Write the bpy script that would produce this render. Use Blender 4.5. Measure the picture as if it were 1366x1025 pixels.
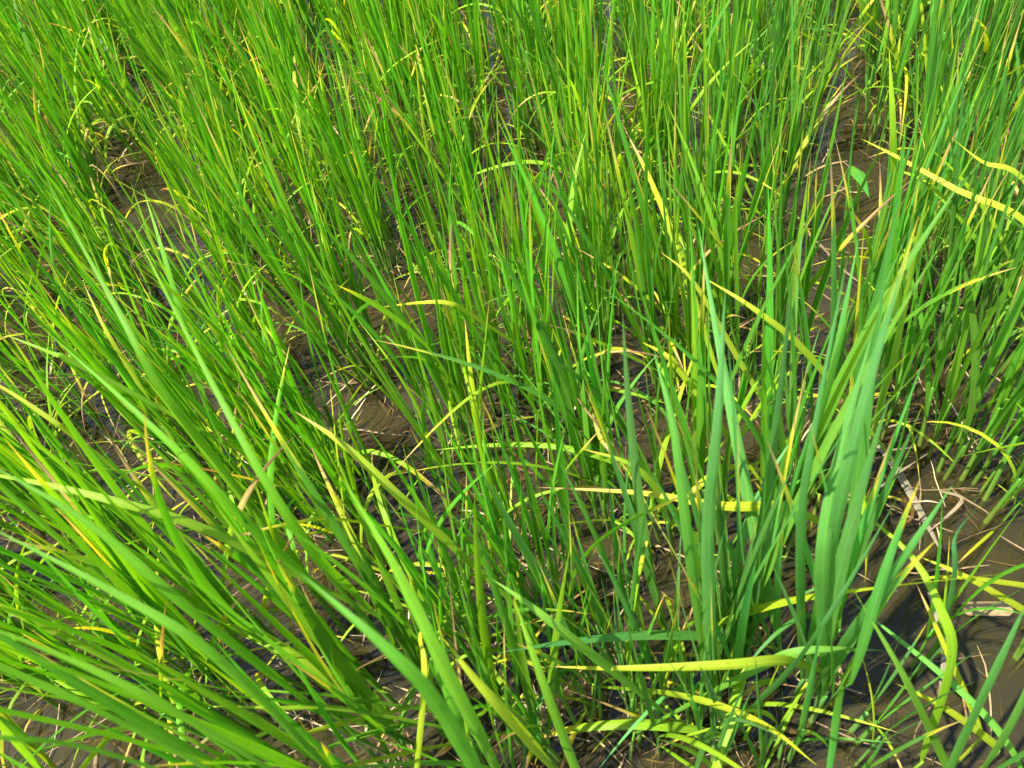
import bpy, math, random
import numpy as np
from mathutils import Vector, Matrix, noise

for o in list(bpy.data.objects):
    bpy.data.objects.remove(o)
SC = bpy.context.scene
COL = SC.collection
random.seed(7)
R = random.Random(11)

# ------------------------------------------------------------------ camera
PW, PH, FPX = 1366.0, 1025.0, 1032.0          # photograph frame and focal length in its pixels
NADIR = (835.0, 1420.0)                        # where upright lines of the paddy meet
CAM_H = 1.0
_u = Vector((-(NADIR[0] - PW / 2), (NADIR[1] - PH / 2), FPX)).normalized()   # world up seen from the camera
_f = Vector((0, 0, -1)); _y = (_f - _u * _f.dot(_u)).normalized(); _x = _y.cross(_u)
RW = Matrix((_x, _y, _u))                      # camera axes -> world axes
CAM = Vector((0, 0, CAM_H))
cd = bpy.data.cameras.new('camera'); cam = bpy.data.objects.new('camera', cd); COL.objects.link(cam)
cam.matrix_world = Matrix.Translation(CAM) @ RW.to_4x4()
cd.sensor_width = 36; cd.lens = 36 * FPX / PW; cd.clip_start = 0.02; cd.clip_end = 2000
cd.dof.use_dof = True; cd.dof.focus_distance = 1.15; cd.dof.aperture_fstop = 8.5
SC.camera = cam

# ------------------------------------------------------------------ sky and sun
SUN_EL, SUN_AZ = math.radians(62), math.radians(-108)      # azimuth from +Y, towards +X
w = bpy.data.worlds.new('World'); SC.world = w; w.use_nodes = True
nt = w.node_tree; nt.nodes.clear()
sky = nt.nodes.new('ShaderNodeTexSky'); sky.sky_type = 'NISHITA'; sky.sun_disc = False
sky.sun_elevation = SUN_EL; sky.sun_rotation = SUN_AZ
bg = nt.nodes.new('ShaderNodeBackground'); bg.inputs[1].default_value = 0.135
wo = nt.nodes.new('ShaderNodeOutputWorld')
nt.links.new(sky.outputs[0], bg.inputs[0]); nt.links.new(bg.outputs[0], wo.inputs[0])
sdir = Vector((math.sin(SUN_AZ) * math.cos(SUN_EL), math.cos(SUN_AZ) * math.cos(SUN_EL), math.sin(SUN_EL)))
sl = bpy.data.lights.new('sun', 'SUN'); sl.energy = 5.0; sl.angle = math.radians(0.5); sl.color = (1, 0.95, 0.83)
sun = bpy.data.objects.new('sun', sl); COL.objects.link(sun)
sun.rotation_euler = sdir.to_track_quat('Z', 'Y').to_euler(); sun.location = sdir * 20
vs = SC.view_settings
SC.display_settings.display_device = 'sRGB'
vs.view_transform = 'Standard'; vs.look = 'None'; vs.gamma = 1; vs.use_curve_mapping = False
vs.exposure = 1.62
SC.cycles.max_bounces = 5; SC.cycles.diffuse_bounces = 4; SC.cycles.glossy_bounces = 3; SC.cycles.transparent_max_bounces = 6

# ------------------------------------------------------------------ helpers
def at(px, py, z):
    """the point at height z that the photograph shows at pixel px, py"""
    d = RW @ Vector((px - PW / 2, -(py - PH / 2), -FPX))
    return CAM + d * ((z - CAM_H) / d.z)

def project(p):
    c = RW.transposed() @ (p - CAM)
    if c.z > -0.05:
        return None
    return (PW / 2 + FPX * c.x / -c.z, PH / 2 - FPX * c.y / -c.z)

def mud_z(x, y):
    v = Vector((x, y, 0))
    return (-0.034 + 0.022 * noise.noise(v * 3.1 + Vector((3, 1, 0)))
            + 0.012 * noise.noise(v * 9.0) + 0.006 * noise.noise(v * 27.0) + 0.003 * noise.noise(v * 70.0))

def mesh(name, verts, faces, uvs=None, smooth=True, mats=()):
    me = bpy.data.meshes.new(name)
    me.from_pydata([tuple(v) for v in verts], [], faces)
    if uvs:
        ul = me.uv_layers.new(name='UVMap')
        idx = np.zeros(len(me.loops), dtype=np.int32); me.loops.foreach_get('vertex_index', idx)
        ul.data.foreach_set('uv', np.array(uvs, dtype=np.float32)[idx].ravel())
    if smooth:
        me.polygons.foreach_set('use_smooth', [True] * len(me.polygons))
    for m in mats:
        me.materials.append(m)
    me.update()
    return me

def link(name, data, parent=None, **props):
    o = bpy.data.objects.new(name, data); COL.objects.link(o)
    if parent is not None:
        o.parent = parent
    for k, v in props.items():
        o[k] = v
    return o

# ------------------------------------------------------------------ materials
def new_mat(name):
    m = bpy.data.materials.new(name); m.use_nodes = True
    m.node_tree.nodes.clear()
    return m, m.node_tree

class N:
    """tiny node-graph helper"""
    def __init__(s, nt): s.nt = nt
    def n(s, t, **kw):
        x = s.nt.nodes.new(t)
        for k, v in kw.items(): setattr(x, k, v)
        return x
    def set(s, sock, v):
        if isinstance(v, bpy.types.NodeSocket): s.nt.links.new(v, sock)
        else: sock.default_value = v
    def math(s, op, a, b=0.0, c=None, clamp=False):
        x = s.n('ShaderNodeMath', operation=op, use_clamp=clamp)
        s.set(x.inputs[0], a); s.set(x.inputs[1], b)
        if c is not None: s.set(x.inputs[2], c)
        return x.outputs[0]
    def mix(s, f, a, b, mode='MIX'):
        x = s.n('ShaderNodeMix', data_type='RGBA', blend_type=mode)
        s.set(x.inputs[0], f); s.set(x.inputs[6], a); s.set(x.inputs[7], b)
        return x.outputs[2]
    def noise(s, vec, scale, detail=3, rough=0.5):
        x = s.n('ShaderNodeTexNoise'); s.set(x.inputs['Scale'], scale); s.set(x.inputs['Detail'], detail)
        s.set(x.inputs['Roughness'], rough)
        if vec is not None: s.nt.links.new(vec, x.inputs['Vector'])
        return x.outputs[0]
    def ramp(s, f, stops, interp='LINEAR'):
        x = s.n('ShaderNodeValToRGB'); x.color_ramp.interpolation = interp
        e = x.color_ramp.elements
        while len(e) < len(stops): e.new(0.5)
        for i, (p, c) in enumerate(stops):
            e[i].position = p; e[i].color = (*c, 1) if len(c) == 3 else c
        s.nt.links.new(f, x.inputs[0])
        return x.outputs[0]

def leaf_material(name, crop=False):
    m, nt = new_mat(name); g = N(nt)
    uv = g.n('ShaderNodeUVMap'); sep = g.n('ShaderNodeSeparateXYZ'); nt.links.new(uv.outputs[0], sep.inputs[0])
    u, v = sep.outputs[0], sep.outputs[1]
    geo = g.n('ShaderNodeNewGeometry')
    if crop:
        rnd = geo.outputs['Random Per Island']
        own = g.ramp(rnd, [(0, (0.06, 0.22, 0.012)), (0.35, (0.085, 0.28, 0.02)), (0.6, (0.10, 0.27, 0.05)),
                           (0.82, (0.17, 0.34, 0.02)), (0.93, (0.42, 0.40, 0.03)), (0.98, (0.4, 0.28, 0.12))])
        start = g.math('ADD', 0.7, g.math('MULTIPLY', g.math('FRACT', g.math('MULTIPLY', rnd, 37.0)), 0.6))
    else:
        oi = g.n('ShaderNodeObjectInfo')
        own, start, rnd = oi.outputs['Color'], oi.outputs['Alpha'], oi.outputs['Random']
    # noise stretched along the blade, shifted for every leaf
    cmb = g.n('ShaderNodeCombineXYZ')
    g.set(cmb.inputs[0], g.math('MULTIPLY', u, 1.4)); g.set(cmb.inputs[1], g.math('MULTIPLY', v, 9.0))
    g.set(cmb.inputs[2], g.math('MULTIPLY', rnd, 90.0))
    blot = g.noise(cmb.outputs[0], 1.0, 4, 0.6)
    cm2 = g.n('ShaderNodeCombineXYZ')
    g.set(cm2.inputs[0], g.math('MULTIPLY', u, 26.0)); g.set(cm2.inputs[1], g.math('MULTIPLY', v, 5.0))
    g.set(cm2.inputs[2], g.math('MULTIPLY', rnd, 50.0))
    fib = g.noise(cm2.outputs[0], 1.0, 3, 0.6)
    edge = g.math('MULTIPLY', g.math('ABSOLUTE', g.math('SUBTRACT', u, 0.5)), 2.0)
    # brightness of the tissue: mottling, fibres, veins, pale midrib
    br = g.math('ADD', 0.54, g.math('ADD', g.math('MULTIPLY', blot, 0.50), g.math('MULTIPLY', fib, 0.42)))
    vein = g.math('MULTIPLY', g.math('SINE', g.math('MULTIPLY', u, 62.0)), 0.08)
    br = g.math('ADD', br, vein)
    rib = g.math('SUBTRACT', 1.0, g.math('MULTIPLY', edge, 9.0), clamp=True)
    br = g.math('ADD', br, g.math('MULTIPLY', rib, 0.38))
    young = g.math('MULTIPLY', g.math('POWER', g.math('SUBTRACT', 1.0, v, clamp=True), 1.6), 0.75)
    own = g.mix(g.math('MULTIPLY', young, g.math('ADD', 0.5, blot)), own, (0.125, 0.31, 0.02, 1))
    tis = g.mix(1.0, own, br, 'MULTIPLY')
    # yellowing and withering from the tip
    t = g.math('ADD', v, g.math('ADD', g.math('MULTIPLY', g.math('SUBTRACT', blot, 0.5), 0.35),
                                g.math('MULTIPLY', edge, 0.07)))
    t = g.math('DIVIDE', g.math('SUBTRACT', t, start), 0.30, clamp=True)
    age = g.ramp(t, [(0, (0.34, 0.42, 0.02)), (0.35, (0.56, 0.47, 0.03)), (0.58, (0.52, 0.36, 0.13)), (1, (0.26, 0.15, 0.07))])
    age = g.mix(1.0, age, br, 'MULTIPLY')
    colr = g.mix(g.math('MULTIPLY', t, 4.0, clamp=True), tis, age)
    # scattered rusty specks
    vor = g.n('ShaderNodeTexVoronoi'); g.set(vor.inputs['Scale'], 1.0)
    cm3 = g.n('ShaderNodeCombineXYZ')
    g.set(cm3.inputs[0], g.math('MULTIPLY', u, 2.0)); g.set(cm3.inputs[1], g.math('MULTIPLY', v, 34.0))
    g.set(cm3.inputs[2], g.math('MULTIPLY', rnd, 70.0)); nt.links.new(cm3.outputs[0], vor.inputs['Vector'])
    sp = g.math('LESS_THAN', vor.outputs[0], g.math('SUBTRACT', g.math('MULTIPLY', blot, 0.45), 0.13))
    colr = g.mix(g.math('MULTIPLY', sp, 0.55), colr, (0.22, 0.12, 0.03, 1))
    b = g.n('ShaderNodeBsdfPrincipled')
    nt.links.new(colr, b.inputs['Base Color']); g.set(b.inputs['Roughness'], g.math('ADD', 0.42, g.math('MULTIPLY', fib, 0.25)))
    b.inputs['Specular IOR Level'].default_value = 0.28
    bump = g.n('ShaderNodeBump'); bump.inputs['Strength'].default_value = 0.35; bump.inputs['Distance'].default_value = 0.0006
    nt.links.new(g.math('ADD', vein, g.math('MULTIPLY', fib, 0.3)), bump.inputs['Height'])
    nt.links.new(bump.outputs[0], b.inputs['Normal'])
    tr = g.n('ShaderNodeBsdfTranslucent')
    nt.links.new(g.mix(1.0, colr, (1.5, 1.35, 0.4, 1), 'MULTIPLY'), tr.inputs['Color'])
    mx = g.n('ShaderNodeMixShader'); mx.inputs[0].default_value = 0.48
    nt.links.new(b.outputs[0], mx.inputs[1]); nt.links.new(tr.outputs[0], mx.inputs[2])
    out = g.n('ShaderNodeOutputMaterial'); nt.links.new(mx.outputs[0], out.inputs[0])
    return m

def stem_material():
    m, nt = new_mat('leaf_sheath'); g = N(nt)
    uv = g.n('ShaderNodeUVMap'); sep = g.n('ShaderNodeSeparateXYZ'); nt.links.new(uv.outputs[0], sep.inputs[0])
    oi = g.n('ShaderNodeObjectInfo')
    cmb = g.n('ShaderNodeCombineXYZ')
    g.set(cmb.inputs[0], g.math('MULTIPLY', sep.outputs[0], 30.0)); g.set(cmb.inputs[1], g.math('MULTIPLY', sep.outputs[1], 3.0))
    g.set(cmb.inputs[2], g.math('MULTIPLY', oi.outputs['Random'], 60.0))
    fib = g.noise(cmb.outputs[0], 1.0, 3, 0.6)
    f = g.math('ADD', sep.outputs[1], g.math('MULTIPLY', g.math('SUBTRACT', fib, 0.5), 0.35))
    base = g.ramp(f, [(0.0, (0.12, 0.075, 0.03)), (0.22, (0.24, 0.22, 0.035)), (0.5, (0.16, 0.26, 0.03)), (0.85, (0.10, 0.27, 0.03))])
    colr = g.mix(0.45, base, oi.outputs['Color'])
    colr = g.mix(1.0, colr, g.math('ADD', 0.7, g.math('MULTIPLY', fib, 0.6)), 'MULTIPLY')
    b = g.n('ShaderNodeBsdfPrincipled'); nt.links.new(colr, b.inputs['Base Color']); b.inputs['Roughness'].default_value = 0.42
    tr = g.n('ShaderNodeBsdfTranslucent'); nt.links.new(colr, tr.inputs['Color'])
    mx = g.n('ShaderNodeMixShader'); mx.inputs[0].default_value = 0.25
    nt.links.new(b.outputs[0], mx.inputs[1]); nt.links.new(tr.outputs[0], mx.inputs[2])
    out = g.n('ShaderNodeOutputMaterial'); nt.links.new(mx.outputs[0], out.inputs[0])
    return m

def straw_material():
    m, nt = new_mat('old_straw'); g = N(nt)
    geo = g.n('ShaderNodeNewGeometry'); tc = g.n('ShaderNodeTexCoord')
    colr = g.ramp(geo.outputs['Random Per Island'], [(0, (0.09, 0.055, 0.025)), (0.45, (0.17, 0.11, 0.05)),
                                                     (0.8, (0.24, 0.17, 0.08)), (1, (0.42, 0.33, 0.19))])
    nz = g.noise(tc.outputs['Object'], 160.0, 3, 0.6)
    colr = g.mix(1.0, colr, g.math('ADD', 0.55, g.math('MULTIPLY', nz, 0.9)), 'MULTIPLY')
    b = g.n('ShaderNodeBsdfPrincipled'); nt.links.new(colr, b.inputs['Base Color']); b.inputs['Roughness'].default_value = 0.6
    out = g.n('ShaderNodeOutputMaterial'); nt.links.new(b.outputs[0], out.inputs[0])
    return m

def mud_material():
    m, nt = new_mat('paddy_mud'); g = N(nt)
    tc = g.n('ShaderNodeTexCoord'); P = tc.outputs['Object']
    a = g.noise(P, 5.0, 5, 0.6); c = g.noise(P, 38.0, 5, 0.65); d = g.noise(P, 210.0, 3, 0.6)
    mp = g.n('ShaderNodeMapping'); mp.inputs['Scale'].default_value = (40, 400, 60); mp.inputs['Rotation'].default_value = (0, 0, 0.35)
    nt.links.new(P, mp.inputs[0]); fibre = g.noise(mp.outputs[0], 1.0, 3, 0.6)
    f = g.math('ADD', g.math('MULTIPLY', a, 0.5), g.math('MULTIPLY', c, 0.5))
    colr = g.ramp(f, [(0.30, (0.016, 0.014, 0.007)), (0.48, (0.034, 0.029, 0.013)), (0.6, (0.056, 0.047, 0.020)), (0.75, (0.09, 0.074, 0.034))])
    alg = g.math('MULTIPLY', g.math('SUBTRACT', g.noise(P, 8.5, 4, 0.6), 0.52), 5.0, clamp=True)
    colr = g.mix(g.math('MULTIPLY', alg, 0.45), colr, (0.085, 0.085, 0.02, 1))
    colr = g.mix(1.0, colr, g.math('ADD', 0.45, g.math('ADD', g.math('MULTIPLY', d, 0.6), g.math('MULTIPLY', fibre, 0.3))), 'MULTIPLY')
    b = g.n('ShaderNodeBsdfPrincipled'); nt.links.new(colr, b.inputs['Base Color']); b.inputs['Roughness'].default_value = 0.7
    bump = g.n('ShaderNodeBump'); bump.inputs['Strength'].default_value = 0.8; bump.inputs['Distance'].default_value = 0.004
    nt.links.new(g.math('ADD', c, g.math('MULTIPLY', d, 0.5)), bump.inputs['Height']); nt.links.new(bump.outputs[0], b.inputs['Normal'])
    out = g.n('ShaderNodeOutputMaterial'); nt.links.new(b.outputs[0], out.inputs[0])
    return m

def water_material():
    m, nt = new_mat('shallow_water'); g = N(nt)
    tc = g.n('ShaderNodeTexCoord'); P = tc.outputs['Object']
    bump = g.n('ShaderNodeBump'); bump.inputs['Strength'].default_value = 0.05; bump.inputs['Distance'].default_value = 0.003
    nt.links.new(g.math('ADD', g.noise(P, 7.0, 2, 0.5), g.math('MULTIPLY', g.noise(P, 45.0, 2, 0.5), 0.12)), bump.inputs['Height'])
    tb = g.n('ShaderNodeBsdfTransparent'); tb.inputs[0].default_value = (0.80, 0.73, 0.52, 1)
    silt = g.n('ShaderNodeBsdfDiffuse'); silt.inputs[0].default_value = (0.034, 0.032, 0.015, 1)
    body = g.n('ShaderNodeMixShader')
    g.set(body.inputs[0], g.math('ADD', 0.15, g.math('MULTIPLY', g.noise(P, 2.3, 3, 0.6), 0.45)))
    nt.links.new(tb.outputs[0], body.inputs[1]); nt.links.new(silt.outputs[0], body.inputs[2])
    gl = g.n('ShaderNodeBsdfGlossy'); gl.inputs['Roughness'].default_value = 0.03
    nt.links.new(bump.outputs[0], gl.inputs['Normal'])
    fr = g.n('ShaderNodeFresnel'); fr.inputs[0].default_value = 1.33; nt.links.new(bump.outputs[0], fr.inputs['Normal'])
    mx = g.n('ShaderNodeMixShader')
    nt.links.new(fr.outputs[0], mx.inputs[0]); nt.links.new(body.outputs[0], mx.inputs[1]); nt.links.new(gl.outputs[0], mx.inputs[2])
    out = g.n('ShaderNodeOutputMaterial'); nt.links.new(mx.outputs[0], out.inputs[0])
    return m

def bubble_material():
    m, nt = new_mat('water_bubble'); g = N(nt)
    tb = g.n('ShaderNodeBsdfTransparent'); tb.inputs[0].default_value = (0.95, 0.95, 0.92, 1)
    gl = g.n('ShaderNodeBsdfGlossy'); gl.inputs['Roughness'].default_value = 0.10
    lw = g.n('ShaderNodeFresnel'); lw.inputs[0].default_value = 1.5
    mx = g.n('ShaderNodeMixShader'); nt.links.new(lw.outputs[0], mx.inputs[0])
    nt.links.new(tb.outputs[0], mx.inputs[1]); nt.links.new(gl.outputs[0], mx.inputs[2])
    out = g.n('ShaderNodeOutputMaterial'); nt.links.new(mx.outputs[0], out.inputs[0])
    return m

M_LEAF = leaf_material('rice_leaf'); M_CROP = leaf_material('rice_crop_leaf', True)
M_STEM = stem_material(); M_STRAW = straw_material(); M_MUD = mud_material()
M_WATER = water_material(); M_BUBBLE = bubble_material()

# ------------------------------------------------------------------ the setting: mud bed and water
def axis(lo, hi, step):
    far = [300, 120, 50, 20, 10]
    return [-q for q in far] + [lo + step * i for i in range(int((hi - lo) / step) + 1)] + far
xs, ys = axis(-3.6, 3.2, 0.024), axis(-1.0, 5.2, 0.024)
nx, ny = len(xs), len(ys)
gv = [(x, y, mud_z(x, y)) for y in ys for x in xs]
gf = [(j * nx + i, j * nx + i + 1, (j + 1) * nx + i + 1, (j + 1) * nx + i) for j in range(ny - 1) for i in range(nx - 1)]
link('mud_ground', mesh('mud_ground', gv, gf, mats=[M_MUD]), kind='structure', label='brown silty mud bed of the flooded rice paddy')
link('water', mesh('water', [(-300, -300, 0), (300, -300, 0), (300, 300, 0), (-300, 300, 0)], [(0, 1, 2, 3)], mats=[M_WATER]),
     kind='structure', label='shallow murky water standing between the rice clumps')

# ------------------------------------------------------------------ leaf shapes
def width_profile(t, base=0.45, tipp=1.0):
    return (base + (1 - base) * min(1, t / 0.3) ** 0.8) * (1 - max(0, (t - 0.35) / 0.65) ** (1.9 * tipp)) if t < 1 else 0

def ribbon(pts, wid, side, twist=None, fold=0.16, tip=1.0, base=0.45):
    """a grass blade along pts: V-folded, tapered; wid = full width; side = list of side vectors"""
    n = len(pts); V, F, U = [], [], []
    for i, p in enumerate(pts):
        t = i / (n - 1)
        tan = (pts[min(i + 1, n - 1)] - pts[max(i - 1, 0)]).normalized()
        s = side[i] - tan * side[i].dot(tan); s = s.normalized() if s.length > 1e-6 else Vector((1, 0, 0))
        if twist: s = Matrix.Rotation(twist * t, 3, tan) @ s
        nrm = s.cross(tan)
        if i == n - 1:
            V.append(p); U.append((0.5, 1.0)); continue
        h = 0.5 * wid * width_profile(t, base, tip)
        V += [p - s * h - nrm * h * fold, p + nrm * h * fold, p + s * h - nrm * h * fold]
        U += [(0, t), (0.5, t), (1, t)]
    for i in range(n - 2):
        a = 3 * i
        F += [(a, a + 1, a + 4, a + 3), (a + 1, a + 2, a + 5, a + 4)]
    a, k = 3 * (n - 2), 3 * (n - 1)
    F += [(a, a + 1, k), (a + 1, a + 2, k)]
    return V, F, U

def blade_mesh(name, ratio, bend, where, sharp, twist, sway, n=12):
    """unit-long blade rising along +Z and bending towards +Y"""
    pts = [Vector((0, 0, 0))]; ang = 0.0
    tot = sum(math.exp(-((i / n - where) * sharp) ** 2) for i in range(n))
    for i in range(n):
        ang += bend * math.exp(-((i / n - where) * sharp) ** 2) / tot
        sx = sway * math.sin(i / n * 3.4)
        pts.append(pts[-1] + Vector((sx / n, math.sin(ang) / n, math.cos(ang) / n)))
    V, F, U = ribbon(pts, ratio, [Vector((1, 0, 0))] * len(pts), twist, fold=R.uniform(0.1, 0.4), tip=R.uniform(0.75, 1.15))
    return mesh(name, V, F, U, mats=[M_LEAF])

rad = math.radians
LIB = {'upright': [], 'lean': [], 'arch': [], 'dry': []}
for i in range(26):
    LIB['upright'].append(blade_mesh('upright_leaf', R.uniform(0.017, 0.028), rad(R.uniform(1, 13)), 0.6, 1.2, rad(R.uniform(-60, 60)), R.uniform(-.03, .03)))
for i in range(18):
    LIB['lean'].append(blade_mesh('leaning_leaf', R.uniform(0.02, 0.032), rad(R.uniform(18, 50)), R.uniform(.4, .8), 1.8, rad(R.uniform(-90, 90)), R.uniform(-.08, .08)))
for i in range(16):
    LIB['arch'].append(blade_mesh('arching_leaf', R.uniform(0.020, 0.030), rad(R.uniform(65, 150)), R.uniform(.25, .6), R.uniform(2, 4.5), rad(R.uniform(-50, 50)), R.uniform(-.12, .12)))
for i in range(14):
    LIB['dry'].append(blade_mesh('withered_leaf', R.uniform(0.012, 0.024), rad(R.uniform(90, 175)), R.uniform(.1, .5), R.uniform(2, 8), rad(R.uniform(-260, 260)), R.uniform(-.2, .2)))

def stem_mesh(L, r0, bend):
    V, F, U = [], [], []; K, S = 4, 6
    for i in range(K + 1):
        t = i / K; y = bend * t * t * L; z = t * L
        r = r0 * (1.15 - 0.45 * t)
        for s in range(S):
            a = 2 * math.pi * s / S
            V.append((r * math.cos(a), y + r * 0.62 * math.sin(a), z)); U.append((s / S, t))
    for i in range(K):
        for s in range(S):
            b, c = i * S + s, i * S + (s + 1) % S
            F.append((b, c, c + S, b + S))
    V.append((0, bend * L, L * 1.02)); U.append((0.5, 1))
    for s in range(S):
        F.append((K * S + s, K * S + (s + 1) % S, len(V) - 1))
    return mesh('sheath_stem', V, F, U, mats=[M_STEM])
STEMS = [(L, stem_mesh(L, R.uniform(0.0025, 0.0038), .01 * k), .01 * k) for k, L in enumerate((0.09, 0.11, 0.13, 0.14, 0.15, 0.16, 0.17, 0.18, 0.2, 0.22))]

# leaf colours (linear reflectance); the fourth value is where withering sets in along the blade
def jit(c, s, r):
    k = r.uniform(1 - s, 1 + s)
    return tuple(max(0.002, q * k * r.uniform(1 - s * .5, 1 + s * .5)) for q in c)
GREEN = (0.080, 0.275, 0.006); BLUE = (0.094, 0.27, 0.065); LIME = (0.26, 0.43, 0.014)
YELLOW = (0.44, 0.47, 0.02); STRAW = (0.46, 0.32, 0.15)

def plan_plant(r, size=1.0, tillers=9, spread=0.035, lean=(0, 0), broad=1.0, hue=0.0, yellow=0.12, splay=1.0):
    """list of (stem mesh, matrix, colour, [(leaf mesh, matrix, colour, dry)])"""
    plan = []
    for k in range(tillers):
        az = r.uniform(0, 2 * math.pi); rr = spread * math.sqrt(r.random())
        L, sm, bnd = STEMS[min(len(STEMS) - 1, max(0, int(r.gauss(5.2, 2.0) * size)))]
        out = rad(r.uniform(0, 4) + 5 * rr / max(spread, .01)) * splay
        ax = Vector((math.cos(az) * math.tan(out) + lean[0] + r.gauss(0, .02), math.sin(az) * math.tan(out) + lean[1] + r.gauss(0, .02), 1)).normalized()
        rot = ax.to_track_quat('Z', 'Y').to_matrix().to_4x4() @ Matrix.Rotation(r.uniform(0, 6.28), 4, 'Z')
        T = Matrix.Translation((math.cos(az) * rr, math.sin(az) * rr, 0)) @ rot
        g = tuple(GREEN[i] * (1 - hue) + BLUE[i] * hue for i in range(3))
        base_col = jit(g, 0.32, r)
        leaves = []
        nl = r.choice((3, 3, 3, 4))
        ph = r.uniform(0, 6.28)
        for q in range(nl):
            ph += math.pi + r.gauss(0, 0.5)
            f = q / max(1, nl - 1)                    # 0 oldest/lowest .. 1 youngest
            zf = 0.55 + 0.45 * f
            old = r.random()
            if q == 0 and old < yellow * 1.7:
                kind, L2, col, a, tilt = 'dry', r.uniform(.10, .24), jit(STRAW, .3, r), r.uniform(-.2, .7), r.uniform(5, 45)
                if old < yellow * 0.8:
                    kind, col, a = 'arch', jit(YELLOW, .25, r), r.uniform(.35, .9)
                zf = r.uniform(.15, .6)
            elif old < yellow:
                kind, L2, col, a, tilt = r.choice(('lean', 'arch', 'upright')), r.uniform(.2, .34), jit(r.choice((LIME, LIME, YELLOW)), .22, r), r.uniform(.4, 1.15), r.uniform(6, 38)
            elif old < yellow + 0.10:
                kind, L2, col, a, tilt = r.choice(('lean', 'arch', 'lean')), r.uniform(.17, .27), jit(base_col, .2, r), r.uniform(.8, 1.4), r.uniform(8, 30)
            else:
                kind, L2, col, a, tilt = ('upright' if r.random() < .93 else 'lean'), r.uniform(.27, .44), jit(base_col, .2, r), (r.uniform(.70, 1.0) if r.random() < .3 else 2.2), abs(r.gauss(1, 3))
            if kind != 'dry' and col[0] < .17 and r.random() < 0.34 * (1 - .7 * hue):
                m_ = r.uniform(.2, .8); col = tuple(col[i] * (1 - m_) + LIME[i] * m_ for i in range(3))
            me = r.choice(LIB[kind])
            L2 *= size * (1.08 if f > .6 else .95)
            W = broad * r.choice((r.uniform(.55, .9), r.uniform(0.9, 1.25)))
            lm = (Matrix.Translation((0, bnd * zf * zf * L, L * zf)) @ Matrix.Rotation(ph, 4, 'Z') @ Matrix.Rotation(-rad(tilt), 4, 'X')
                  @ Matrix.Diagonal((L2 * W, L2, L2, 1)))
            leaves.append((me, lm, (*col, a), kind == 'dry'))
        if r.random() < .38:                          # short old leaf low on the stem
            c_ = r.choice((LIME, LIME, LIME, YELLOW, STRAW, STRAW)); L2 = r.uniform(.09, .24)
            kind = 'dry' if c_ is STRAW else r.choice(('arch', 'lean', 'lean'))
            zf = r.uniform(.1, .75); lm = (Matrix.Translation((0, bnd * zf * zf * L, L * zf)) @ Matrix.Rotation(r.uniform(0, 6.28), 4, 'Z')
                  @ Matrix.Rotation(-rad(r.uniform(12, 65)), 4, 'X') @ Matrix.Diagonal((L2 * .9, L2, L2, 1)))
            leaves.append((r.choice(LIB[kind]), lm, (*jit(c_, .25, r), r.uniform(.2, .9)), kind == 'dry'))
        plan.append((sm, T, (*base_col, 1), leaves))
    return plan

PLANTS = []
def build_plant(base, plan):
    e = link('rice_plant', None); e.location = base; e.empty_display_size = 0.05
    for sm, T, c, leaves in plan:
        s = link('stem', sm, e); s.matrix_local = T; s.color = c
        for me, lm, lc, dry in leaves:
            l = link('withered_leaf' if dry else 'leaf', me, s); l.matrix_local = lm; l.color = lc
    e['category'] = 'rice plant'; e['group'] = 'rice plants in the flooded paddy'
    PLANTS.append(e)
    return e

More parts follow.
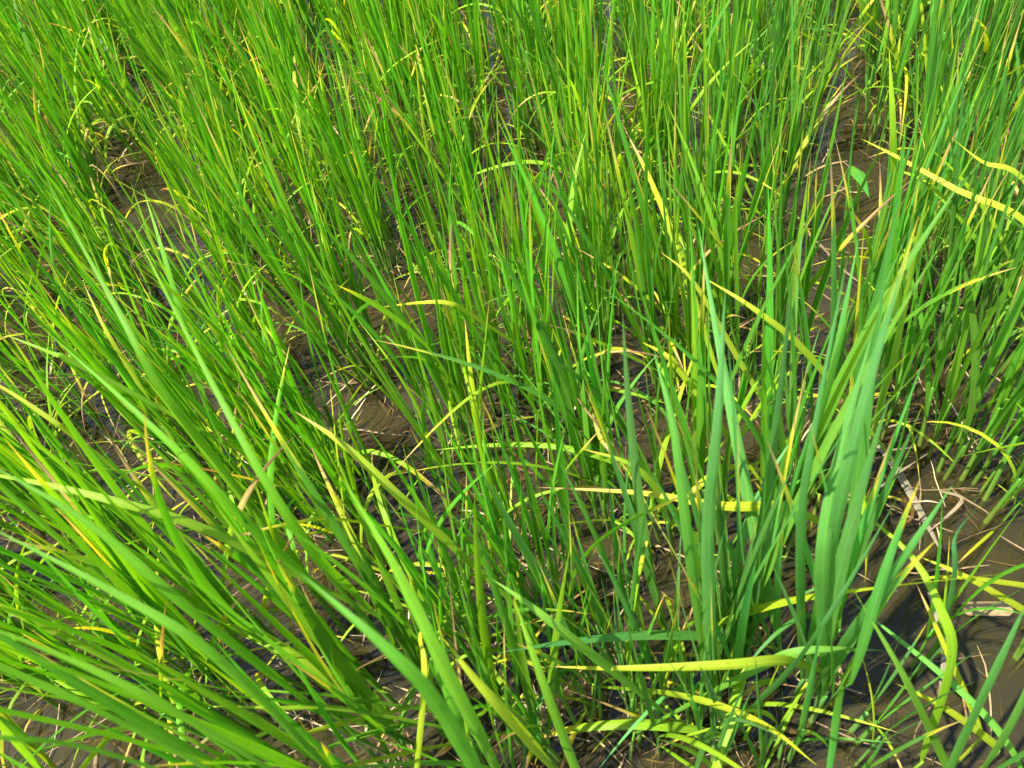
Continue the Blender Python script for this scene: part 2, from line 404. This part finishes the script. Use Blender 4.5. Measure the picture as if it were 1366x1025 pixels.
# ------------------------------------------------------------------ rice plants: first those one can pick out, then the rows
# (base pixel x, y, size, tillers, spread, broad, hue, yellow, lean) ; base stands on the mud
KEY = [
    (1076, 913, 1.24, 5, .035, 1.35, 1.0, .05, (-.09, .02)),
    (945, 915, 1.2, 8, .045, 1.25, .95, .08, (.02, .03)),
    (1010, 985, .90, 4, .05, 1.1, .9, .10, (-.03, .0)),
    (800, 1005, .74, 6, .05, 1.0, .6, .2, (.08, .0)),
    (955, 1012, .66, 6, .05, 1.0, .9, .2, (.06, .0)),
    (880, 965, .78, 6, .045, 1.0, .8, .15, (.06, .0)),
    (1085, 1000, .60, 5, .05, 1.0, .9, .25, (.08, .0)),
    (735, 955, .75, 5, .05, 1.0, .6, .2, (.0, .0)),
    (840, 905, .92, 7, .04, 1.1, .8, .10, (.0, .0)),
    (1005, 735, 1.05, 11, .045, 1.1, .6, .10, (.02, .02)),
    (890, 700, 1.02, 11, .045, 1.05, .6, .12, (.0, .0)),
    (800, 690, .88, 7, .035, 1.05, .5, .10, (.0, .0)),
    (735, 835, .82, 9, .03, .9, .35, .08, (-.02, .02)),
    (640, 855, .88, 11, .04, .9, .35, .10, (-.04, .02)),
    (700, 735, .78, 9, .03, .85, .25, .12, (-.03, .0)),
    (720, 585, .98, 11, .033, .85, .3, .12, (-.04, .0)),
    (618, 605, .95, 10, .033, .85, .15, .12, (-.06, .0)),
    (487, 512, .98, 11, .030, .8, .05, .08, (-.07, .02)),
    (512, 497, .85, 7, .020, .9, .1, .05, (-.07, .0)),
    (460, 640, 1.0, 9, .035, .9, .1, .12, (-.07, .0)),
    (1265, 610, 1.0, 13, .05, 1.0, .6, .10, (.04, .0)),
    (1325, 660, .95, 11, .05, 1.0, .5, .12, (.14, .0)),
    (1180, 560, .95, 10, .04, 1.05, .6, .12, (.04, .0)),
    (1100, 650, 1.0, 6, .04, 1.2, .8, .08, (.03, .0)),
    (800, 520, .95, 10, .04, .95, .45, .14, (.0, .0)),
    (905, 530, .98, 12, .045, 1.0, .5, .14, (.0, .0)),
    (1020, 520, .98, 12, .045, 1.0, .5, .14, (.02, .0)),
    (1322, 1066, .95, 3, .05, 1.2, .9, .12, (.08, .0)),
    (560, 960, 1.1, 8, .045, 1.05, .35, .12, (-.05, .0)),
    (690, 1040, 1.0, 7, .045, 1.1, .4, .2, (-.03, .05)),
    (430, 880, 1.12, 10, .045, 1.0, .15, .14, (-.08, .0)),
    (330, 960, 1.15, 10, .05, 1.1, .05, .14, (-.10, .0)),
    (520, 1060, 1.15, 9, .05, 1.15, .1, .12, (-.10, .0)),
]
# open water with no plants: ground circles given by pixel and radius in metres
OPEN = [(1230, 800, .18), (1320, 790, .19), (1190, 690, .10), (1190, 610, .09), (1270, 900, .14), (740, 640, .05), (560, 480, .10), (440, 430, .10),
        (590, 560, .05), (1180, 900, .07), (760, 950, .05), (1150, 270, .08), (1240, 440, .09), (760, 790, .04),
        (225, 240, .10), (100, 160, .12), (660, 950, .05), (770, 560, .05), (1140, 740, .05), (810, 130, .12), (1000, 90, .10)]
OPEN = [(at(x, y, 0), q) for x, y, q in OPEN]
placed = []
for (px, py, size, til, spr, broad, hue, yel, lean) in KEY:
    lean = (lean[0] - (.12 if px > 780 else .02), lean[1])
    b = at(px, py, 0); b.z = mud_z(b.x, b.y) - 0.006
    build_plant(b, plan_plant(random.Random(int(px * 7 + py)), size, til + 1, spr, lean, broad, hue if hue > .7 else hue * .55, yel, .65))
    placed.append(b)

def shown(b, h):
    """does a plant standing at b reach into the photograph"""
    for z in (0.0, .5 * h, h):
        q = project(Vector((b.x, b.y, z)))
        if q and -25 < q[0] < PW + 25 and -25 < q[1] < PH + 10:
            return True
    return False

crop_spots = []
row, y = 0, -0.45
while y < 5.0:
    x = -4.4 + (row % 2) * 0.08
    rr = random.Random(100 + row)
    while x < 3.6:
        bx, by = x + rr.gauss(0, .035), y + rr.gauss(0, .04) + 0.04 * x
        x += 0.165
        skip = rr.random() < 0.02
        b = Vector((bx, by, 0))
        if any((b - o).length < q for o, q in OPEN) or any((Vector((b.x, b.y, 0)) - Vector((p.x, p.y, 0))).length < .105 for p in placed) or skip:
            continue
        if Vector((bx, by)).length < 0.22:      # where the photographer stands, on the bund
            continue
        b.z = mud_z(bx, by) - 0.006
        size = rr.uniform(.78, .98)
        if not shown(b, .5 * size):
            if by < 4.6 and -3.6 < bx < 3.0:
                crop_spots.append((b, size))
            continue
        q = project(b) or (0, 0)
        hue = max(0, min(.6, (q[0] - 650) / 1000 + rr.gauss(0, .1)))
        far = b.length > 1.9
        build_plant(b, plan_plant(rr, size, (rr.randint(15, 19) if far else rr.randint(13, 17)) + (3 if q[0] < 600 else 0), rr.uniform(.03, .06),
                                  (-.075 + rr.gauss(0, .02), rr.gauss(0, .025)), rr.uniform(.8, 1.0) if q[0] < 800 else rr.uniform(.9, 1.1),
                                  hue, rr.uniform(.14, .26), .7))
        placed.append(b)
    y += 0.185; row += 1

# ------------------------------------------------------------------ single leaves one can pick out, each grown from the nearest plant
def spline(P, n):
    P = [P[0] * 2 - P[1]] + P + [P[-1] * 2 - P[-2]]
    m = len(P) - 3; out = []
    for i in range(n + 1):
        s = i / n * m; k = min(int(s), m - 1); t = s - k
        a, b, c, d = P[k:k + 4]
        out.append(0.5 * ((2 * b) + (c - a) * t + (2 * a - 5 * b + 4 * c - d) * t * t + (3 * b - a - 3 * c + d) * t ** 3))
    return out

G_, B_, L_, Y_, S_ = GREEN, BLUE, LIME, YELLOW, STRAW
LEAVES = [  # [(px, py, height) from base to tip], width in px, colour, start of withering
    ([(1080, 690, .25), (1048, 676, .31), (960, 675, .33), (860, 658, .33), (712, 650, .31)], 15, Y_, .78),
    ([(1075, 890, .22), (1042, 882, .28), (980, 887, .30), (890, 891, .30), (800, 892, .29), (727, 889, .27)], 16, (0.36, .42, .02), .85),
    ([(1010, 893, .24), (1060, 871, .27), (1110, 866, .27), (1180, 868, .24)], 13, (.13, .30, .04), 1.3),
    ([(400, 770, .30), (270, 705, .41), (150, 668, .46), (40, 642, .47), (-80, 622, .46)], 15, (.24, .36, .02), 1.3),
    ([(722, 305, .30), (697, 225, .42), (658, 130, .52)], 9, L_, .95),
    ([(910, 350, .30), (873, 252, .38), (830, 165, .44)], 10, Y_, .72),
    ([(640, 985, .30), (590, 890, .46), (530, 765, .56), (453, 632, .62)], 30, (.15, .33, .02), 1.3),
    ([(762, 1012, .25), (722, 905, .40), (685, 797, .46)], 15, (.17, .34, .02), 1.2),
    ([(835, 910, .25), (760, 850, .38), (700, 803, .42), (655, 772, .43)], 15, (.15, .32, .03), 1.0),
    ([(720, 1006, .25), (672, 950, .40), (628, 899, .45), (590, 850, .47)], 17, (.36, .42, .02), 1.0),
    ([(556, 1024, .22), (566, 900, .34), (560, 850, .35), (572, 830, .34)], 9, Y_, .72),
    ([(640, 1040, .40), (584, 943, .56), (520, 870, .62), (395, 760, .64)], 30, (.08, .26, .015), 1.5),
    ([(1085, 860, .20), (1115, 700, .45), (1160, 510, .58), (1226, 286, .66)], 28, B_, .9),
    ([(1070, 850, .22), (1070, 700, .45), (1090, 560, .56), (1133, 330, .64)], 21, B_, 1.5),
    ([(950, 880, .22), (945, 720, .42), (958, 560, .55), (968, 380, .62)], 24, B_, 1.5),
    ([(1100, 870, .22), (1098, 740, .42), (1122, 600, .50), (1165, 440, .58)], 22, (.09, .27, .05), 1.5),
    ([(905, 928, .20), (1010, 962, .24), (1091, 1022, .26)], 13, Y_, 1.1),
    ([(1325, 992, .10), (1260, 945, .16), (1195, 912, .18)], 10, (.38, .42, .02), 1.0),
    ([(1258, 1010, .15), (1205, 900, .30), (1135, 781, .36)], 14, (.15, .32, .03), .98),
    ([(1236, 995, .12), (1270, 882, .25), (1256, 815, .30), (1209, 734, .32), (1113, 656, .30)], 14, L_, 1.1),
    ([(1297, 946, .12), (1255, 850, .2), (1222, 778, .24)], 8, Y_, .75),
    ([(1380, 822, .12), (1290, 770, .2), (1222, 741, .2)], 9, Y_, 1.0),
    ([(1390, 785, .1), (1276, 770, .16), (1214, 774, .16)], 7, Y_, .85),
    ([(1260, 845, .12), (1275, 764, .24), (1275, 717, .28), (1304, 676, .28)], 11, (.06, .20, .07), 1.5),
    ([(1270, 1024, .15), (1330, 895, .34), (1372, 800, .42)], 19, B_, 1.5),
    ([(1110, 885, .20), (1128, 858, .26), (1195, 760, .42), (1272, 645, .5)], 19, (.08, .26, .05), 1.5),
    ([(1020, 930, .18), (1050, 900, .25), (1105, 825, .38), (1200, 660, .48)], 20, B_, 1.5),
    ([(636, 425, .32), (600, 405, .36), (560, 404, .36), (508, 410, .34)], 6.5, Y_, .88),
    ([(575, 600, .16), (558, 547, .24), (520, 483, .33), (472, 420, .38)], 7, L_, .95),
    ([(640, 590, .18), (633, 540, .25), (625, 475, .31), (620, 425, .34)], 9, Y_, .85),
    ([(637, 560, .20), (641, 520, .28), (654, 389, .40)], 7, L_, .9),
    ([(1390, 318, .30), (1276, 253, .34), (1196, 209, .35), (1148, 185, .35)], 7.5, (.42, .43, .02), .95),
    ([(1380, 260, .36), (1310, 215, .40), (1268, 183, .41)], 8, (.40, .42, .02), 1.0),
    ([(1310, 330, .24), (1260, 266, .31), (1222, 236, .32), (1185, 225, .31)], 7, L_, 1.1),
    ([(1194, 260, .28), (1191, 160, .40), (1186, 66, .48)], 9.5, L_, .97),
    ([(120, 600, .40), (70, 562, .45), (0, 516, .48), (-60, 490, .49)], 10, (.36, .38, .02), .8),
    ([(180, 505, .30), (141, 441, .37), (111, 377, .41)], 8, (.36, .40, .02), .8),
    ([(130, 500, .40), (70, 472, .44), (0, 444, .46)], 9, (.20, .36, .02), 1.3),
    ([(470, 948, .26), (370, 945, .30), (280, 942, .31)], 10, (.26, .38, .02), 1.3),
    ([(450, 930, .24), (380, 924, .28), (303, 917, .28)], 8, (.15, .33, .02), 1.3),
    ([(480, 960, .20), (420, 975, .24), (366, 997, .24)], 9, (.40, .42, .02), 1.1),
    ([(460, 694, .32), (400, 697, .36), (337, 710, .37), (240, 738, .35)], 7, (.34, .36, .02), .60),
    ([(610, 735, .30), (530, 660, .40), (460, 595, .45), (392, 548, .47)], 14, (.30, .38, .02), .80),
    ([(1175, 545, .2), (1195, 470, .32), (1223, 330, .46), (1240, 250, .52)], 14, (.20, .34, .02), .95),
    ([(985, 478, .30), (925, 375, .40), (880, 335, .42)], 9, (.40, .42, .03), .9),
    ([(1085, 480, .3), (1010, 415, .38), (935, 368, .40)], 10, (.36, .42, .02), .95),
    ([(915, 505, .30), (890, 475, .33), (857, 457, .33)], 10, Y_, .95),
    ([(790, 545, .25), (800, 580, .30), (812, 600, .30), (835, 640, .28)], 9, (.5, .40, .12), .5),
    ([(820, 600, .28), (780, 545, .32), (750, 500, .2)], 4, S_, .2),
    ([(905, 690, .26), (850, 625, .35), (775, 598, .37)], 12, (.25, .36, .02), .85),
    ([(928, 800, .30), (914, 690, .43), (898, 570, .52), (872, 470, .56)], 17, (.09, .27, .04), 1.3),
    ([(255, 470, .32), (235, 400, .4), (215, 330, .46), (190, 250, .50)], 12, (.12, .30, .02), .97),
    ([(300, 630, .36), (215, 520, .50), (160, 420, .56), (60, 240, .62)], 15, (.105, .27, .006), 1.4),
    ([(470, 790, .3), (420, 740, .45), (330, 600, .56), (170, 290, .63)], 24, (.105, .27, .006), .97),
    ([(440, 800, .3), (330, 700, .46), (235, 600, .54), (60, 440, .60)], 20, (.105, .28, .006), 1.4),
    ([(420, 1010, .3), (290, 880, .52), (150, 790, .58), (-40, 690, .62)], 22, (.10, .28, .015), 1.3),
    ([(380, 1040, .35), (230, 950, .56), (90, 880, .62), (-60, 820, .66)], 26, (.13, .31, .015), 1.3),
    ([(300, 1040, .40), (150, 960, .60), (20, 900, .66), (-80, 860, .69)], 30, (.10, .28, .006), 1.5),
    ([(280, 1050, .4), (120, 1000, .58), (0, 985, .63), (-80, 970, .64)], 22, (.09, .26, .006), 1.5),
    ([(400, 930, .3), (260, 820, .5), (120, 700, .58), (-30, 610, .62)], 19, (.09, .26, .006), 1.5),
]
for pl, wpx, colr, wither in LEAVES:
    P = [at(*q) for q in pl]
    r = random.Random(int(abs(pl[0][0]) * 13 + pl[1][1]))
    # where it leaves its stem, carried back from the first point seen, and the plant that stem belongs to
    back = P[0] - P[1]; hz = Vector((back.x, back.y, 0)); drop = P[0].z - 0.09
    off = min(0.05 + .45 * drop, drop * hz.length / max(.02, abs(back.z)))
    crown = P[0] + (hz.normalized() * off if hz.length > 1e-4 else Vector()) - Vector((0, 0, max(0.02, drop)))
    best = min(PLANTS, key=lambda e: (Vector((crown.x, crown.y)) - Vector((e.location.x, e.location.y))).length)
    bl = Vector(best.location)
    if (Vector((crown.x, crown.y)) - Vector((bl.x, bl.y))).length > 0.10:      # no plant close by: one stands where the leaf rises
        bl = Vector((crown.x, crown.y, mud_z(crown.x, crown.y)))
        best = build_plant(bl, plan_plant(r, .62, 2, .012, (0, 0), 1.0, .3, .1, .6))
    gz = mud_z(crown.x, crown.y)
    sL, sme, bnd = min(STEMS, key=lambda q: abs(q[0] - (crown.z - gz + .012)))
    az = r.uniform(0, 6); st = link('stem', sme, best); st.rotation_euler = (0, 0, az); st.color = (*colr, 1)
    st.location = crown - Vector((-math.sin(az) * bnd * sL, math.cos(az) * bnd * sL, sL - .004)) - bl
    pts = spline([crown] + P, 18)
    view = CAM
    side = []
    for i, p in enumerate(pts):
        tan = (pts[min(i + 1, 18)] - pts[max(i - 1, 0)]).normalized()
        side.append(tan.cross((Vector((0, 0, .7)) + Vector((r.uniform(-.1, .1), -.75, 0))).normalized()))
    dist = (P[len(P) // 2] - CAM).length
    wid = wpx * dist / FPX * (0.76 if pl[0][0] < 500 else .92)
    V, F, U = ribbon(pts, wid, side, rad(r.uniform(-35, 35)), fold=r.uniform(.1, .3), tip=r.uniform(.8, 1.1), base=.22)
    V = [v - bl for v in V]
    o = link('leaf', mesh('leaf', V, F, U, mats=[M_LEAF]), best); o.color = (*jit(colr, .06, r), wither)

# ------------------------------------------------------------------ the paddy beyond the picture's edge: one mass
cv, cf, cu = [], [], []
rc = random.Random(5)
def soak(me, mat):
    n = len(me.vertices); co = np.empty(n * 3, np.float32); me.vertices.foreach_get('co', co)
    m4 = np.array(mat); co = co.reshape(-1, 3) @ m4[:3, :3].T + m4[:3, 3]
    off = sum(len(c) for c in cv); cv.append(co)
    uvd = np.zeros((n, 2), np.float32); ul = me.uv_layers[0].data
    for lp in me.loops: uvd[lp.vertex_index] = ul[lp.index].uv
    cu.append(uvd)
    cf.extend([tuple(v + off for v in p.vertices) for p in me.polygons])
CACHE = {}
def soak_fast(me, mat):
    if me.name not in CACHE:
        n = len(me.vertices); co = np.empty(n * 3, np.float32); me.vertices.foreach_get('co', co)
        uvd = np.zeros((n, 2), np.float32); ul = me.uv_layers[0].data
        for lp in me.loops: uvd[lp.vertex_index] = ul[lp.index].uv
        CACHE[me.name] = (co.reshape(-1, 3), uvd, [tuple(p.vertices) for p in me.polygons])
    co, uvd, fs = CACHE[me.name]
    m4 = np.array(mat); off = soak_fast.n
    cv.append(co @ m4[:3, :3].T + m4[:3, 3]); cu.append(uvd); soak_fast.n += len(co)
    cf.extend([tuple(v + off for v in f) for f in fs])
soak_fast.n = 0
for b, size in crop_spots:
    for sm, T, c, leaves in plan_plant(rc, size, 6, .035, (0, 0), 1.0, .3, .08):
        B = Matrix.Translation(b) @ T
        for me, lm, lc, dry in leaves:
            soak_fast(me, B @ lm)
        soak_fast(sm, B)
if cv:
    me = mesh('rice_crop', np.concatenate(cv).tolist(), cf, np.concatenate(cu).tolist(), mats=[M_CROP])
    link('rice_crop', me, kind='stuff', label='rest of the green rice crop growing on around the pictured part')

# ------------------------------------------------------------------ litter in the water
def straw_ribbon(p, az, L, wd, lift, r, n=5, curl=.6):
    V, F = [], []
    a = az; q = Vector((p[0], p[1], 0))
    for i in range(n + 1):
        z = lift(q.x, q.y, i / n)
        s = Vector((-math.sin(a), math.cos(a), 0)); h = wd / 2 * (1 - .65 * abs(2 * i / n - 1) ** 3)
        V += [Vector((q.x, q.y, z)) + s * h, Vector((q.x, q.y, z + h * .25)) , Vector((q.x, q.y, z)) - s * h]
        a += r.gauss(0, curl / n); q = q + Vector((math.cos(a), math.sin(a), 0)) * (L / n)
    for i in range(n):
        k = 3 * i
        F += [(k, k + 1, k + 4, k + 3), (k + 1, k + 2, k + 5, k + 4)]
    return V, F
rl = random.Random(21)
lv, lf = [], []
for i in range(9500):
    t = rl.random()
    if t < .35 and placed:
        b = rl.choice(placed); x, y = b.x + rl.gauss(0, .07), b.y + rl.gauss(0, .07)
    else:
        x, y = rl.uniform(-3.0, 2.4), rl.uniform(-.2, 4.0)
        if noise.noise(Vector((x * 2.2, y * 2.2, 7))) < rl.uniform(-.3, .35): continue
    L = rl.uniform(.02, .13) * (1 if rl.random() < .8 else 1.6)
    wd = rl.uniform(.0008, .0030) * (1 if rl.random() < .9 else 2.0)
    if rl.random() < .7:
        up = rl.uniform(.001, .012); lift = lambda X, Y, s, up=up: mud_z(X, Y) + up
    else:
        z0 = rl.uniform(.001, .006); z1 = z0 + max(0, rl.gauss(0, .012)); lift = lambda X, Y, s, z0=z0, z1=z1: z0 + (z1 - z0) * s
    V, F = straw_ribbon((x, y), rl.uniform(0, 6.28), L, wd, lift, rl)
    o = len(lv); lv += V; lf += [tuple(q + o for q in f) for f in F]
link('straw_litter', mesh('straw_litter', lv, lf, mats=[M_STRAW]), kind='stuff',
     label='tangled brown straw litter lying in the shallow water')

# glistening bubbles on the water
bv, bf = [], []
def dome(c, r_):
    o = len(bv); K, S = 4, 10
    for i in range(K):
        a = i / K * math.pi / 2
        for s in range(S):
            b = 2 * math.pi * s / S
            bv.append((c.x + r_ * math.cos(a) * math.cos(b), c.y + r_ * math.cos(a) * math.sin(b), c.z + r_ * math.sin(a)))
    bv.append((c.x, c.y, c.z + r_))
    for i in range(K - 1):
        for s in range(S):
            bf.append((o + i * S + s, o + i * S + (s + 1) % S, o + (i + 1) * S + (s + 1) % S, o + (i + 1) * S + s))
    for s in range(S):
        bf.append((o + (K - 1) * S + s, o + (K - 1) * S + (s + 1) % S, o + K * S))
BUB = [(628, 871), (577, 874), (552, 968), (586, 962), (805, 912), (728, 868), (1100, 640), (960, 875), (232, 800), (283, 831), (146, 820),
       (156, 828), (1000, 992), (1140, 1015), (1328, 497), (1290, 662), (905, 640), (775, 985), (700, 905), (1098, 897), (830, 915)]
for px, py in BUB:
    c = at(px, py, 0)
    for k in range(rl.randint(1, 4)):
        dome(c + Vector((rl.gauss(0, .006), rl.gauss(0, .006), .0005)), rl.uniform(.0012, .0035))
for k in range(220):
    b = rl.choice(placed)
    dome(Vector((b.x + rl.gauss(0, .07), b.y + rl.gauss(0, .07), .0005)), rl.uniform(.0008, .0022))
link('water_bubbles', mesh('water_bubbles', bv, bf, mats=[M_BUBBLE]), kind='stuff', label='tiny glistening bubbles on the paddy water')

# ------------------------------------------------------------------ loose pieces one can pick out
def tinted_straw(name, c1, c2):
    m, nt = new_mat(name); g = N(nt); tc = g.n('ShaderNodeTexCoord')
    mp = g.n('ShaderNodeMapping'); mp.inputs['Scale'].default_value = (1, 1, 1); nt.links.new(tc.outputs['UV'], mp.inputs[0])
    cmb = g.n('ShaderNodeSeparateXYZ'); nt.links.new(mp.outputs[0], cmb.inputs[0])
    cc = g.n('ShaderNodeCombineXYZ'); g.set(cc.inputs[0], g.math('MULTIPLY', cmb.outputs[0], 16)); g.set(cc.inputs[1], g.math('MULTIPLY', cmb.outputs[1], 7))
    f = g.noise(cc.outputs[0], 1.0, 4, .65)
    b = g.n('ShaderNodeBsdfPrincipled'); nt.links.new(g.ramp(f, [(.3, c1), (.7, c2)]), b.inputs['Base Color']); b.inputs['Roughness'].default_value = .55
    out = g.n('ShaderNodeOutputMaterial'); nt.links.new(b.outputs[0], out.inputs[0])
    return m
M_FLAT = tinted_straw('soaked_leaf', (.09, .075, .042), (.20, .17, .105))
M_PALE = tinted_straw('glint_leaf', (.40, .45, .40), (.6, .63, .58))  # near-white colour paints in the sun's glint on two leaf scraps
M_STICK = tinted_straw('rotting_stalk', (.12, .08, .035), (.30, .21, .10))
def piece(name, pl, wpx, mat, label, cat, group=None, base=.6, tip=.7, thick=.0006):
    P = [at(*q) for q in pl]; pts = spline(P, 10); c0 = P[0].copy()
    side = [(pts[min(i + 1, 10)] - pts[max(i - 1, 0)]).normalized().cross(Vector((0, 0, 1))) for i in range(11)]
    V, F, U = ribbon(pts, wpx * (P[0] - CAM).length / FPX, side, None, fold=.12, tip=tip, base=base)
    n = len(V)                                     # give it a real thickness
    V2 = V + [v - Vector((0, 0, thick)) for v in V]; F2 = F + [tuple(q + n for q in reversed(f)) for f in F]; U2 = U + U
    o = link(name, mesh(name, [v - c0 for v in V2], F2, U2, mats=[mat]), label=label, category=cat)
    o.location = c0
    if group: o['group'] = group
    return o
piece('soaked_leaf', [(1158, 576, .004), (1190, 615, .004), (1232, 690, .006), (1260, 745, .005)], 11, M_FLAT, 'broad grey-brown dead leaf lying slantwise on open water right of the tallest clump', 'dead leaf', 'dead leaves afloat')
piece('soaked_leaf', [(1240, 790, .004), (1258, 850, .004), (1258, 900, .004), (1244, 960, .004)], 8, M_FLAT, 'narrow grey dead leaf afloat beside the yellow arching leaf at lower right', 'dead leaf', 'dead leaves afloat')
piece('straw', [(1155, 577, .003), (1190, 568, .004), (1240, 557, .003)], 3.5, M_FLAT, 'thin pale straw above the broad soaked leaf, nearly level', 'straw', 'loose straws on the water')
piece('straw', [(1150, 603, .003), (1190, 600, .003), (1230, 596, .003)], 2.8, M_FLAT, 'thin pale straw crossing the broad soaked leaf, level', 'straw', 'loose straws on the water')
piece('straw', [(1160, 660, .003), (1200, 630, .008), (1252, 596, .006)], 3.5, M_FLAT, 'thin pale straw crossing the broad soaked leaf at a slant', 'straw', 'loose straws on the water')
piece('straw', [(1255, 655, .03), (1284, 665, .03), (1262, 690, .02), (1235, 712, .01)], 4.5, tinted_straw('dry_straw', (.10, .075, .04), (.20, .15, .08)), 'hooked beige straw bent back on itself beside the yellowish stems', 'straw', 'loose straws on the water')
piece('glint_leaf', [(42, 28, .12), (46, 36, .13), (50, 45, .12)], 4, M_PALE, 'small leaf scrap with a white painted glint near the upper left corner', 'leaf scrap', 'white leaf scraps')
piece('glint_leaf', [(132, 52, .10), (141, 66, .11), (150, 80, .10)], 4, M_PALE, 'longer leaf scrap with a white painted glint, the lower of the two at upper left', 'leaf scrap', 'white leaf scraps')

# broken stalk lying at lower right
def stalk(p, q, r_):
    V, F, U = [], [], []; S, K = 9, 6; ax = (q - p).normalized(); s1 = ax.cross(Vector((0, 0, 1))).normalized(); s2 = s1.cross(ax)
    rs = random.Random(3)
    for i in range(K + 1):
        c = p.lerp(q, i / K)
        for s in range(S):
            a = 2 * math.pi * s / S; k = r_ * (1 + .18 * math.sin(3 * a + 1)) * rs.uniform(.88, 1.1)
            end = ax * (rs.uniform(-.006, .006) if i in (0, K) else 0)
            V.append(c + s1 * k * math.cos(a) + s2 * k * .62 * math.sin(a) + end - p); U.append((s / S, i / K))
    for i in range(K):
        for s in range(S):
            F.append((i * S + s, i * S + (s + 1) % S, (i + 1) * S + (s + 1) % S, (i + 1) * S + s))
    F += [tuple(range(S - 1, -1, -1)), tuple(K * S + s for s in range(S))]
    return mesh('rotting_stalk', V, F, U, smooth=False, mats=[M_STICK])
p, q = at(1288, 812, .002), at(1345, 812, .0)
o = link('rotting_stalk', stalk(p, q, .0085), label='thick short rotting stalk lying in the water at lower right', category='stalk'); o.location = p

# little broad-leaved weed in the water at upper right
wb = at(1150, 275, 0); wb.z = mud_z(wb.x, wb.y)
we = link('water_weed', None, label='small broad pointed weed leaf on thin stalk at upper right', category='weed'); we.location = wb
tipp = at(1160, 265, .16) - wb; ft = at(1137, 222, .17) - wb
pts = spline([Vector((0, 0, 0)), ft * .5 + Vector((0, 0, .02)), ft], 8)
V, F, U = ribbon(pts, .003, [Vector((1, 0, 0))] * 9, None, base=.9, tip=3)
o = link('stem', mesh('weed_stem', V, F, U, mats=[M_LEAF]), we); o.color = (.07, .2, .02, 2)
pts = spline([ft, ft.lerp(tipp, .5) + Vector((0, 0, .006)), tipp], 10)
V, F, U = ribbon(pts, .024, [(tipp - ft).cross(Vector((0, -.5, 1))).normalized()] * 11, None, fold=.12, base=.2, tip=.5)
o = link('leaf', mesh('weed_leaf', V, F, U, mats=[M_LEAF]), we); o.color = (.05, .25, .03, 2)

# ------------------------------------------------------------------ labels: row from the front and place within the row
ORD = ['first', 'second', 'third', 'fourth', 'fifth', 'sixth', 'seventh', 'eighth', 'ninth', 'tenth', 'eleventh', 'twelfth', 'thirteenth',
       'fourteenth', 'fifteenth', 'sixteenth', 'seventeenth', 'eighteenth', 'nineteenth', 'twentieth', 'twenty-first', 'twenty-second',
       'twenty-third', 'twenty-fourth', 'twenty-fifth', 'twenty-sixth', 'twenty-seventh', 'twenty-eighth', 'twenty-ninth', 'thirtieth']
rows = {}
for e in PLANTS:
    rows.setdefault(int(math.floor((e.location.y - .04 * e.location.x + .54) / .185)), []).append(e)
for k, idx in enumerate(sorted(rows)):
    for j, e in enumerate(sorted(rows[idx], key=lambda q: q.location.x)):
        hues = [c.color for c in e.children if c.name.startswith('stem')]
        bl = sum(c[2] for c in hues) / max(1, len(hues))
        look = 'bluish' if bl > .055 else 'mid-green' if bl > .03 else 'deep-green'
        kids = [c for s in e.children for c in (list(s.children) + [s])]
        yl = sum(1 for c in kids if c.name.startswith('leaf') and c.color[0] > .3)
        extra = ', many yellow leaves' if yl > 4 else ', some yellow leaves' if yl > 1 else ', hardly yellowed'
        e['label'] = f'{look} rice plant{extra}, {ORD[min(j, 29)]} from left in {ORD[min(k, 29)]} row from front'
print('plants', len(PLANTS), 'objects', len(bpy.data.objects), 'crop', len(crop_spots))
